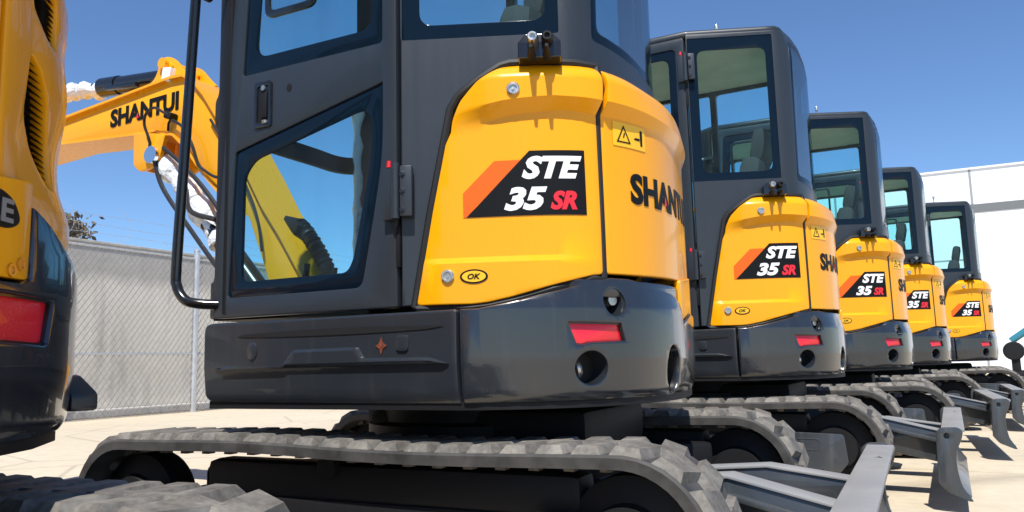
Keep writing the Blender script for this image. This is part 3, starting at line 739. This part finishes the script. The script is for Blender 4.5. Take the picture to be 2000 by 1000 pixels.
        # travel motor cover between frame and sprocket
        ol = fillet([(.62, .10), (.87, .10), (.925, .165), (.912, .305), (.70, .312), (.62, .312)], [.01, .01, .01, .02, .01, .01])
        ym = yc + sy * .095
        bm = plate_y([ol], ym - .006, ym + .006, .003); mc = obj('motor_cover', bm, 'steel', tr)
        bm = plate_y([rrect(.66, .222, .80, .285, .025), rrect(.668, .230, .792, .277, .02)], ym + sy * .004 - .004, ym + sy * .004 + .004, .001); obj('cover_rib', bm, 'steel', mc)
        b = bmesh.new()
        for xx in (.68, .74, .80): cyl(b, (xx, ym, .125), (xx, ym + sy * .01, .125), .006, None, 8)
        obj('cover_bolt', b, 'black', mc)
    # ---- dozer blade at the tail end
    prof = [(.00, .335), (.055, .342), (.040, .30), (.022, .24), (.020, .17), (.040, .09), (.085, .035), (.078, .030), (.025, .06), (-.004, .11), (-.022, .17), (-.022, .24)]
    bm = plate_y([[(1.36 + x, z) for x, z in prof]], -.80, .80, .003); bl = obj('dozer_blade', bm, 'steel', X)
    bm = plate_z([fillet([(1.342, -.795), (1.440, -.795), (1.440, .795), (1.342, .795)], .01), [(1.382, .36), (1.418, .36), (1.400, .42)]], .328, .345, .003); obj('top_flange', bm, 'flange', bl)
    for sy in (-1, 1):
        dz = .05 if sy > 0 else .0
        ep = fillet([(1.355, .10), (1.39, .055), (1.475, .018), (1.492, .018), (1.45, .09), (1.437, .17), (1.44, .24), (1.468, .30), (1.475, .335), (1.455, .352), (1.385, .350), (1.362, .33)], [.01, .01, .004, .004, .02, .04, .04, .03, .02, .015, .012, .01])
        ep = [(p[0] - .042, p[1]) for p in ep]
        bm = plate_y([ep, oval(1.363, .312, .012, .014, 12)], sy * .812 - .011, sy * .812 + .011, .003); obj('end_plate', bm, 'steel', bl)
        bm = plate_y([fillet([(.62, .33 - dz), (1.04, .360 - dz), (1.345, .290 - dz * .4), (1.345, .130), (1.06, .190), (.62, .20)], .015)], sy * .32 - .045, sy * .32 + .045, .006); obj('blade_arm', bm, 'steel', bl)
        bm = plate_y([[(.66, .29 - dz), (1.06, .320 - dz), (1.345, .250), (1.345, .233), (1.06, .303 - dz), (.66, .273 - dz)]], sy * .385 - .02, sy * .385 + .02, .003); obj('arm_gusset', bm, 'steel', bl)
        bm = plate_y([[(.64, .330 - dz), (1.04, .360 - dz), (1.335, .291 - dz * .4), (1.335, .298 - dz * .4), (1.04, .368 - dz), (.64, .338 - dz)]], sy * .32 - .052, sy * .32 + .052, .001); obj('arm_flange', bm, 'flange', bl)
    # ---- boom
    y0, y1 = .09, .31
    back = [(-3.30, 2.112), (-2.764, 2.156), (-2.27, 2.199), (-1.86, 2.236), (-1.76, 2.232), (-1.68, 2.185), (-1.60, 2.10), (-1.472, 1.925), (-1.291, 1.650), (-1.187, 1.476), (-1.07, 1.32), (-.956, 1.150), (-.87, .98), (-.80, .78)]
    front = [(-.98, .72), (-1.11, 1.0), (-1.195, 1.21), (-1.29, 1.43), (-1.40, 1.50), (-1.50, 1.588), (-1.60, 1.685), (-1.735, 1.842), (-1.83, 1.925), (-1.975, 1.969), (-2.10, 1.972), (-2.752, 2.014), (-3.30, 1.985)]
    bm = plate_y([back + front], y0, y1, .006); boom = obj('boom', bm, 'yellow', X, angle=24)
    def strip(ctr, w, ya_, yb_, name, mat='yellow', th=.014):
        bb = bmesh.new(); L = [Vector(p) for p in ctr]; ring = []
        for i, p in enumerate(L):
            t = (L[min(i + 1, len(L) - 1)] - L[max(i - 1, 0)]).normalized(); nn = Vector((-t.y, t.x)) * th / 2
            q = [p + nn, p - nn]
            ring.append([bb.verts.new((q[0].x, ya_, q[0].y)), bb.verts.new((q[0].x, yb_, q[0].y)), bb.verts.new((q[1].x, yb_, q[1].y)), bb.verts.new((q[1].x, ya_, q[1].y))])
        for A, B in zip(ring, ring[1:]):
            for k in range(4): bb.faces.new((A[k], A[(k + 1) % 4], B[(k + 1) % 4], B[k]))
        bb.faces.new(ring[0]); bb.faces.new(ring[-1]); return obj(name, bb, mat, boom)
    strip(back[:-1], .02, y0 - .022, y1 + .022, 'boom_flange')  # lower run is added beyond the real flange to give a shading line
    strip(front[4:], .02, y0 - .010, y1 + .010, 'boom_flange')
    bm = plate_y([fillet([(-2.107, 1.972), (-2.097, 1.79), (-2.05, 1.752), (-1.985, 1.758), (-1.90, 1.80), (-1.86, 1.93)], .012)], y0 - .03, y0 - .006, .003); obj('cylinder_bracket', bm, 'yellow', boom)
    bm = plate_y([fillet([(-2.107, 1.972), (-2.097, 1.79), (-2.05, 1.752), (-1.985, 1.758), (-1.90, 1.80), (-1.86, 1.93)], .012)], y1 + .006, y1 + .03, .003); obj('cylinder_bracket', bm, 'yellow', boom)
    b = bmesh.new(); box(b, (-2.085, .2, 1.868), (.016, .208, .19), Matrix.Rotation(R(3), 3, 'Y')); obj('bracket_plate', b, 'yellow', boom)
    lug_ol = fillet([(-2.20, 2.210), (-2.10, 2.226), (-2.015, 2.262), (-1.985, 2.314), (-1.975, 2.362), (-1.925, 2.380), (-1.862, 2.356), (-1.80, 2.29), (-1.742, 2.236), (-1.80, 2.215)], [.01, .06, .06, .03, .03, .03, .04, .05, .01, .01])
    for ya_ in (y0 + .012, y1 - .032):
        bm = plate_y([lug_ol, oval(-1.875, 2.30, .012, .016, 10)], ya_, ya_ + .020, .003); obj('cylinder_lug', bm, 'yellow', boom)
    b = bmesh.new(); cyl(b, (-1.93, y0 - .012, 2.335), (-1.93, y1 + .012, 2.335), .030, None, 20); obj('lug_pin', b, 'yellow', boom)
    b = bmesh.new(); box(b, (-1.885, y0 + .03, 2.262), (.065, .10, .075), Matrix.Rotation(R(10), 3, 'Y'), .006); obj('lug_tag', b, 'white', boom)
    b = bmesh.new(); cyl(b, (-1.955, .2, 2.30), (-2.42, .2, 2.338), .050, None, 28); cyl(b, (-2.42, .2, 2.338), (-2.57, .2, 2.350), .056, None, 28); box(b, (-2.30, .12, 2.285), (.26, .03, .025), Matrix.Rotation(R(5), 3, 'Y'), .005)
    ac = obj('arm_cylinder', b, 'gloss', boom)
    b = bmesh.new(); cyl(b, (-2.57, .2, 2.350), (-3.25, .2, 2.405), .034, None, 20); obj('cylinder_rod', b, 'chrome', ac)
    b = bmesh.new(); tube(b, [(-2.57 - .035 * i, .2 + random.uniform(-.01, .01), 2.345 + .004 * i + random.uniform(-.015, .01)) for i in range(12)], lambda t: .044 + .012 * math.sin(t * 21), 12); obj('rod_wrapping', b, 'wrap', ac, angle=20)
    # boom cylinder in plastic wrapping
    a0, a1 = Vector((-1.945, .13, 1.825)), Vector((-1.02, .13, .82))
    b = bmesh.new(); dr = (a1 - a0).normalized(); cyl(b, a0, a0 + dr * .55, .032, None, 16); cyl(b, a0 + dr * .50, a1, .055, None, 24); bc = obj('boom_cylinder', b, 'gloss', boom)
    b = bmesh.new(); rng = random.Random(3)
    tube(b, [a0 + dr * (.03 + .026 * i) + Vector((rng.uniform(-.008, .008), rng.uniform(-.006, .006), rng.uniform(-.008, .008))) for i in range(26)], lambda t: .058 + .016 * math.sin(t * 17) * math.sin(t * 5 + 1) + .012 * t, 14); obj('cylinder_wrapping', b, 'wrap', bc, angle=16)
    b = bmesh.new()
    for k in (.17, .36, .47):
        c0 = a0 + dr * (k / .7); q = dr.orthogonal().normalized()
    tube(b, [a0 + Vector((.0, -.07, .0)), a0 + dr * .2 + Vector((-.07, -.06, -.03)), a0 + dr * .5 + Vector((-.075, -.06, -.035)), a0 + dr * .9 + Vector((-.07, -.05, -.04)), a1 + Vector((-.05, -.05, 0))], .012, 8, 6)
    tube(b, [a0 + dr * .3 + Vector((.04, -.07, .03)), a0 + dr * .45 + Vector((.0, -.085, .0)), a0 + dr * .6 + Vector((.06, -.07, .05))], .013, 8, 6)
    tube(b, [a0 + dr * .02 + Vector((.05, -.06, .05)), a0 + dr * .25 + Vector((.085, -.06, .07)), a0 + dr * .5 + Vector((.10, -.06, .07)), a0 + dr * .8 + Vector((.07, -.06, .06))], .012, 8, 6)
    lathe(b, a0 + Vector((0, -.03, 0)), (0, -1, 0), [(.02, 0), (.045, 0), (.045, .04), (.03, .045), (.02, .045)], 20)
    obj('hydraulic_hose', b, 'cable', bc)
    b = bmesh.new(); lathe(b, a0 + Vector((0, -.072, 0)), (0, -1, 0), [(.030, 0), (.046, 0), (.046, .02), (.030, .02)], 24); obj('eye_ring', b, 'chrome', bc)
    # loose hoses and work lamp on the boom side
    b = bmesh.new()
    tube(b, [(-1.985, .06, 1.84), (-1.965, .05, 1.90), (-1.985, .03, 1.99), (-1.96, .02, 2.045), (-1.90, .02, 2.065), (-1.845, .03, 2.035), (-1.82, .05, 2.015)], .0075, 8, 6)
    tube(b, [(-1.82, .06, 2.0), (-1.72, .05, 1.94), (-1.65, .05, 1.84), (-1.615, .06, 1.74), (-1.58, .07, 1.70), (-1.50, .06, 1.655), (-1.44, .06, 1.635), (-1.40, .06, 1.58)], .008, 8, 6)
    tube(b, [(-1.55, .075, 1.96), (-1.40, .07, 1.76), (-1.27, .065, 1.55), (-1.20, .06, 1.40), (-1.17, .06, 1.25)], .007, 8, 6)
    obj('boom_hose', b, 'cable', boom)
    b = bmesh.new(); box(b, (-1.83, .065, 2.02), (.055, .05, .038), Matrix.Rotation(R(20), 3, 'Y'), .01); tube(b, [(-1.865, .08, 1.95), (-1.85, .07, 1.985), (-1.835, .07, 2.005)], .006, 6); obj('work_lamp', b, 'black', boom)
    # corrugated hose guide on the back of the boom
    b = bmesh.new(); pts = [(-1.10 + .0, .23, 1.395), (-1.06, .23, 1.36), (-.99, .235, 1.27), (-.92, .24, 1.15), (-.875, .245, 1.02), (-.84, .25, .90)]
    tube(b, catmull(pts, 14), lambda t: .036 + .007 * math.sin(t * 170), 12); obj('hose_sleeve', b, 'cable', boom, angle=60)
    b = bmesh.new(); box(b, (-1.095, .22, 1.385), (.05, .12, .10), Matrix.Rotation(R(-55), 3, 'Y'), .004); obj('hose_opening', b, 'black', boom)
    bm = fit(text_bm('SHANTUI', .0012, 0, .042), -2.338, 2.040, -1.80, 2.144, slope=.018)
    for v in bm.verts: v.co = Vector((v.co.x, y0 - .003 - v.co.z, v.co.y))
    obj('brand_lettering', bm, 'print', boom, smooth=False)
    bm = flat([[(-2.125, 2.062), (-2.104, 2.062), (-2.115, 2.094)]], .001)
    for v in bm.verts: v.co = Vector((v.co.x, y0 - .0045 - v.co.z, v.co.y))
    obj('lettering_accent', bm, 'redpaint', boom, smooth=False)
    # arm beyond the boom tip
    arm = [(-3.22, 2.42), (-3.36, 2.42), (-3.52, 2.02), (-3.60, 1.2), (-3.56, .75), (-3.48, .75), (-3.34, 1.4), (-3.22, 2.0)]
    bm = plate_y([fillet(arm, .03)], .115, .285, .006); obj('dipper_arm', bm, 'yellow', boom)
    # swing bracket
    b = bmesh.new(); box(b, (-.80, .2, .72), (.34, .34, .28), None, .05); cyl(b, (-.72, .2, .55), (-.72, .2, .95), .12, None, 24); box(b, (-.60, .2, .66), (.25, .5, .14), None, .03); obj('swing_bracket', b, 'slate', X)
    # right hand step below the hood
    bm = plate_y([fillet([(.22, .70), (.40, .70), (.462, .66), (.462, .625), (.30, .625), (.22, .64)], .01)], .74, .80, .004); obj('side_step', bm, 'cabgrey', X)
    return X

def children(o, tab):
    return tab.get(o, [])
def copy_tree(o, tab, parent=None):
    c = o.copy(); COL.objects.link(c)
    if parent: c.parent = parent
    for ch in tab.get(o, []): copy_tree(ch, tab, c)
    return c

proto = build_excavator()
TAB = {}
for o in list(COL.objects):
    if o.parent: TAB.setdefault(o.parent, []).append(o)
GRP = 'yellow and grey mini excavators parked in a row'
spots = [
    ((0, 0), 0.0, 'largest sunlit mini excavator in the middle, its grey cab door and lettered boom in view'),
    ((-.46, -2.40), 0.0, 'shaded mini excavator cut off by the left edge, showing its dark amber tail'),
    ((.304, 2.439), -1.83, 'mini excavator right behind the large middle one, tall side window and roof fully visible'),
    ((.629, 4.437), 1.29, 'third smallest mini excavator, its cab back standing against blue sky'),
    ((.969, 6.749), -.59, 'second smallest mini excavator, its decal half hidden by the tail before it'),
    ((1.572, 9.233), -2.45, 'smallest, farthest mini excavator, its cab against the white building'),
]
for i, (xy, yaw, lab) in enumerate(spots):
    o = proto if i == 0 else copy_tree(proto, TAB)
    if i:
        # booms of the other machines are lowered, arms curled in under them
        for ch in COL.objects:
            if ch.parent == o and ch.name.split('.')[0] == 'dozer_blade': ch.location.z = (0, .01, .0, .025, -.012, .02)[i]
            if ch.parent == o and ch.name.split('.')[0] == 'boom':
                a = R(-35); pv = Vector((-.85, 0, .72)); m = Matrix.Rotation(a, 3, 'Y')
                ch.rotation_euler = (0, a, 0); ch.location = pv - m @ pv
                for c2 in COL.objects:
                    if c2.parent == ch and c2.name.split('.')[0] == 'dipper_arm':
                        a2 = R(-60); p2 = Vector((-3.29, 0, 2.36)); m2 = Matrix.Rotation(a2, 3, 'Y')
                        c2.rotation_euler = (0, a2, 0); c2.location = p2 - m2 @ p2
    o.location = (xy[0], xy[1], 0); o.rotation_euler = (0, 0, R(yaw))
    tag(o, lab, 'excavator', GRP)

# ------------------------------------------------------------------ setting
GZ = -.04
bm = bmesh.new(); bmesh.ops.create_grid(bm, x_segments=2, y_segments=2, size=400)
g = obj('ground', bm, 'ground', smooth=False); g.location = (0, 60, GZ); tag(g, 'pale cream concrete yard', 'ground', kind='structure')
# perimeter wall on the left
wx = -10.75
bm = bmesh.new(); box(bm, (wx - .10, 12, (2.86 + GZ) / 2), (.20, 60, 2.86 - GZ)); box(bm, (wx - .10, 12, 2.885), (.26, 60, .05), None, .01)
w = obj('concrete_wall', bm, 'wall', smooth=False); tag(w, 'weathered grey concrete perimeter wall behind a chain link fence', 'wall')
bm = bmesh.new(); box(bm, (wx + .22, 12, GZ + .06), (.40, 60, .12), None, .02)
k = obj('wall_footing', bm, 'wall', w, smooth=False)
# barbed wire
bwr = empty('barbed_wire', (wx, 5, 2.91)); tag(bwr, 'thin barbed wire strands and coils along the top of the concrete wall', 'wire')
rng = random.Random(5)
for z in (3.05, 3.22, 3.38):
    b = bmesh.new(); tube(b, [(-.1 + rng.uniform(-.01, .01), -14 + 1.0 * i, z - 2.91 + rng.uniform(-.02, .02) - .0 * i) for i in range(40)], .0035, 5)
    obj('strand', b, 'galv', bwr)
for i in range(14):
    b = bmesh.new(); y = -3.2 + i * 1.15 + rng.uniform(-.2, .2); rr = rng.uniform(.20, .30)
    tube(b, [(-.1 + .06 * math.sin(a), y + rr * .55 * math.sin(a) + .03 * a, .34 + rr * math.cos(a)) for a in [j * math.pi / 9 for j in range(rng.choice((10, 13, 16)))]], .0035, 5); obj('coil', b, 'galv', bwr)
# chain link fence in front of it
fx = -9.95
fence = empty('chain_link_fence', (fx, 8, GZ)); tag(fence, 'galvanised chain link fence with pale posts before the concrete wall', 'fence')
for i in range(9):
    y = 7.42 - 8 + 3.15 * (i - 3); b = bmesh.new(); cyl(b, (0, y, 0), (0, y, 2.86), .055, None, 14); lathe(b, (0, y, 2.86), (0, 0, 1), [(.06, 0), (.055, .03), (.02, .05), (0, .05)], 14); obj('post', b, 'galv', fence)
for z in (1.02, 2.72):
    b = bmesh.new(); cyl(b, (.0, -13, z), (.0, 16, z), .02, None, 8); obj('rail', b, 'galv', fence)
b = bmesh.new()
def wire(p, q, r=.0036):
    p, q = Vector(p), Vector(q); t = (q - p).normalized(); u = Vector((1, 0, 0)); v = t.cross(u)
    A = [b.verts.new(p + d * r) for d in (u, -u * .5 + v * .87, -u * .5 - v * .87)]; B = [b.verts.new(q + d * r) for d in (u, -u * .5 + v * .87, -u * .5 - v * .87)]
    for k in range(3): b.faces.new((A[k], A[(k + 1) % 3], B[(k + 1) % 3], B[k]))
H = 2.7; y = -13
while y < 16:
    for sgn, r in ((1, .0058), (-1, .0015)): wire((.01 * sgn, y, .03), (.01 * sgn, y + sgn * H * .75, H), r)
    y += .105
obj('chain_mesh', b, 'wire', fence, smooth=False)
# dry bush beyond the wall
t = empty('dry_bush', (-12.4, 6.05, GZ)); tag(t, 'dry brown bush sticking up behind the concrete wall', 'bush')
b = bmesh.new(); rng = random.Random(11)
tube(b, [(0, 0, 0), (.05, .05, 1.6), (0, -.05, 2.7)], lambda q: .09 - .04 * q, 8)
tips = []
for i in range(16):
    a = rng.uniform(0, 6.28); e = (rng.uniform(.2, .6) * math.cos(a), rng.uniform(.3, .75) * math.sin(a), rng.uniform(2.9, 3.62)); tube(b, [(0, 0, rng.uniform(1.9, 2.7)), (e[0] * .5, e[1] * .6, e[2] - .35), e], lambda q: .025 - .018 * q, 5, 3); tips.append(Vector(e))
obj('trunk', b, 'wood', t)
b = bmesh.new()
for tp in tips:
    for j in range(150):
        c = tp + Vector((rng.gauss(0, .12), rng.gauss(0, .16), rng.gauss(-.12, .13))); s = rng.uniform(.03, .075)
        u = Vector((rng.gauss(0, 1), rng.gauss(0, 1), rng.gauss(0, 1))).normalized(); v = u.orthogonal().normalized() * s * .5; u *= s
        b.faces.new([b.verts.new(c + q) for q in (u, v, -u, -v)])
obj('crown', b, 'leaf', t, smooth=False)
# white building at the end of the row
D = 27.3
bx0, bx1, bh = -4.0, 16.0, 6.72
bd = empty('warehouse', (bx0, D, GZ)); tag(bd, 'white panelled warehouse with a grey band at the right', 'building')
L = bx1 - bx0
b = bmesh.new(); box(b, (L / 2, 6, bh / 2), (L, 12, bh)); obj('wall', b, 'bwhite', bd, smooth=False)
b = bmesh.new(); box(b, (L / 2, -.004, 5.40), (L - .02, .04, .27)); obj('band', b, 'bgrey', bd, smooth=False)
b = bmesh.new()
for x in [7.55 + 4.2 * i for i in range(-1, 4)]:
    for z0, z1 in ((.0, 5.26), (5.54, bh)): box(b, (x, -.002, (z0 + z1) / 2), (.07, .012, z1 - z0))
box(b, (5.6, -.002, 3.72), (3.9, .010, .05))
obj('panel_joint', b, 'joint', bd, smooth=False)
b = bmesh.new(); box(b, (L / 2, 6, bh + .03), (L + .1, 12.1, .06)); obj('parapet_cap', b, 'bwhite', bd, smooth=False)
# boom lift arm standing past the last machine
lift = empty('boom_lift', (3.25, 12.6, GZ)); tag(lift, 'teal and grey lift arm with a black hub at the right edge', 'lift')
b = bmesh.new(); box(b, (.1, .2, .25), (.9, .8, .30), None, .06); obj('base', b, 'black', lift)
b = bmesh.new(); lathe(b, (-.32, -.2, .72), (0, 1, 0), [(.04, 0), (.13, 0), (.15, .03), (.15, .12), (.13, .15), (.04, .15)], 24); box(b, (-.3, -.1, .5), (.12, .12, .34), None, .02); obj('hub', b, 'black', lift)
b = bmesh.new(); cyl(b, (-.34, -.1, .88), (1.3, -.1, 2.05), .055, None, 18); obj('arm', b, 'teal', lift)
b = bmesh.new(); cyl(b, (-.2, .0, .70), (1.4, .0, 1.75), .05, None, 18); obj('strut', b, 'lightgrey', lift)
# utility pole and power lines beyond the wall
up = empty('utility_pole', (-21, 37, GZ)); tag(up, 'distant utility pole with crossarms seen low through the cab door window', 'pole')
b = bmesh.new(); cyl(b, (0, 0, 0), (0, 0, 9.0), .15, .11, 12); obj('pole', b, 'wood', up)
for z in (8.6, 7.8):
    b = bmesh.new(); box(b, (0, 0, z), (2.2, .12, .14)); [cyl(b, (x, 0, z), (x, 0, z + .25), .05, None, 8) for x in (-.95, -.4, .4, .95)]; obj('crossarm', b, 'wood', up)
# ------------------------------------------------------------------ light, sky, camera
SUN_EL, SUN_AZ = R(58), math.atan2(.36, -.97)     # azimuth measured as atan2(x, y)
sd = Vector((math.sin(SUN_AZ) * math.cos(SUN_EL), math.cos(SUN_AZ) * math.cos(SUN_EL), math.sin(SUN_EL)))
sun = bpy.data.lights.new('sun', 'SUN'); sun.energy = 4.7; sun.angle = R(.5); sun.color = (1.0, .97, .92)
so = bpy.data.objects.new('sun', sun); COL.objects.link(so); so.rotation_euler = sd.to_track_quat('Z', 'Y').to_euler(); so.location = (0, -5, 20)
wd = bpy.data.worlds.new('World'); scene.world = wd; wd.use_nodes = True
nt = wd.node_tree; bg = nt.nodes['Background']
sky = nt.nodes.new('ShaderNodeTexSky'); sky.sky_type = 'NISHITA'; sky.sun_disc = False
sky.sun_elevation = SUN_EL; sky.sun_rotation = SUN_AZ; sky.air_density = 1.0; sky.dust_density = 0.0; sky.ozone_density = 9.0; sky.altitude = 600
nt.links.new(sky.outputs[0], bg.inputs[0]); bg.inputs[1].default_value = 0.12
cam = bpy.data.cameras.new('camera'); co = bpy.data.objects.new('camera', cam); COL.objects.link(co)
cam.sensor_width = 36; cam.lens = 1549.893 / 2000 * 36; cam.clip_start = .05; cam.clip_end = 2000
r0 = Vector((0.8911154495, 0.4531394157, -0.0240447945)); d0 = Vector((-0.0809881821, 0.1066817621, -0.9909893622)); f0 = Vector((-0.4464909517, 0.8850332752, 0.1317646836))
m3 = Matrix((r0, -d0, -f0)).transposed()
co.matrix_world = Matrix.Translation((1.555, -2.721, .7056)) @ m3.to_4x4()
scene.camera = co
scene.view_settings.view_transform = 'Standard'; scene.view_settings.look = 'None'; scene.view_settings.exposure = 0.36; scene.view_settings.gamma = 1.0
scene.cycles.max_bounces = 10; scene.cycles.transparent_max_bounces = 24
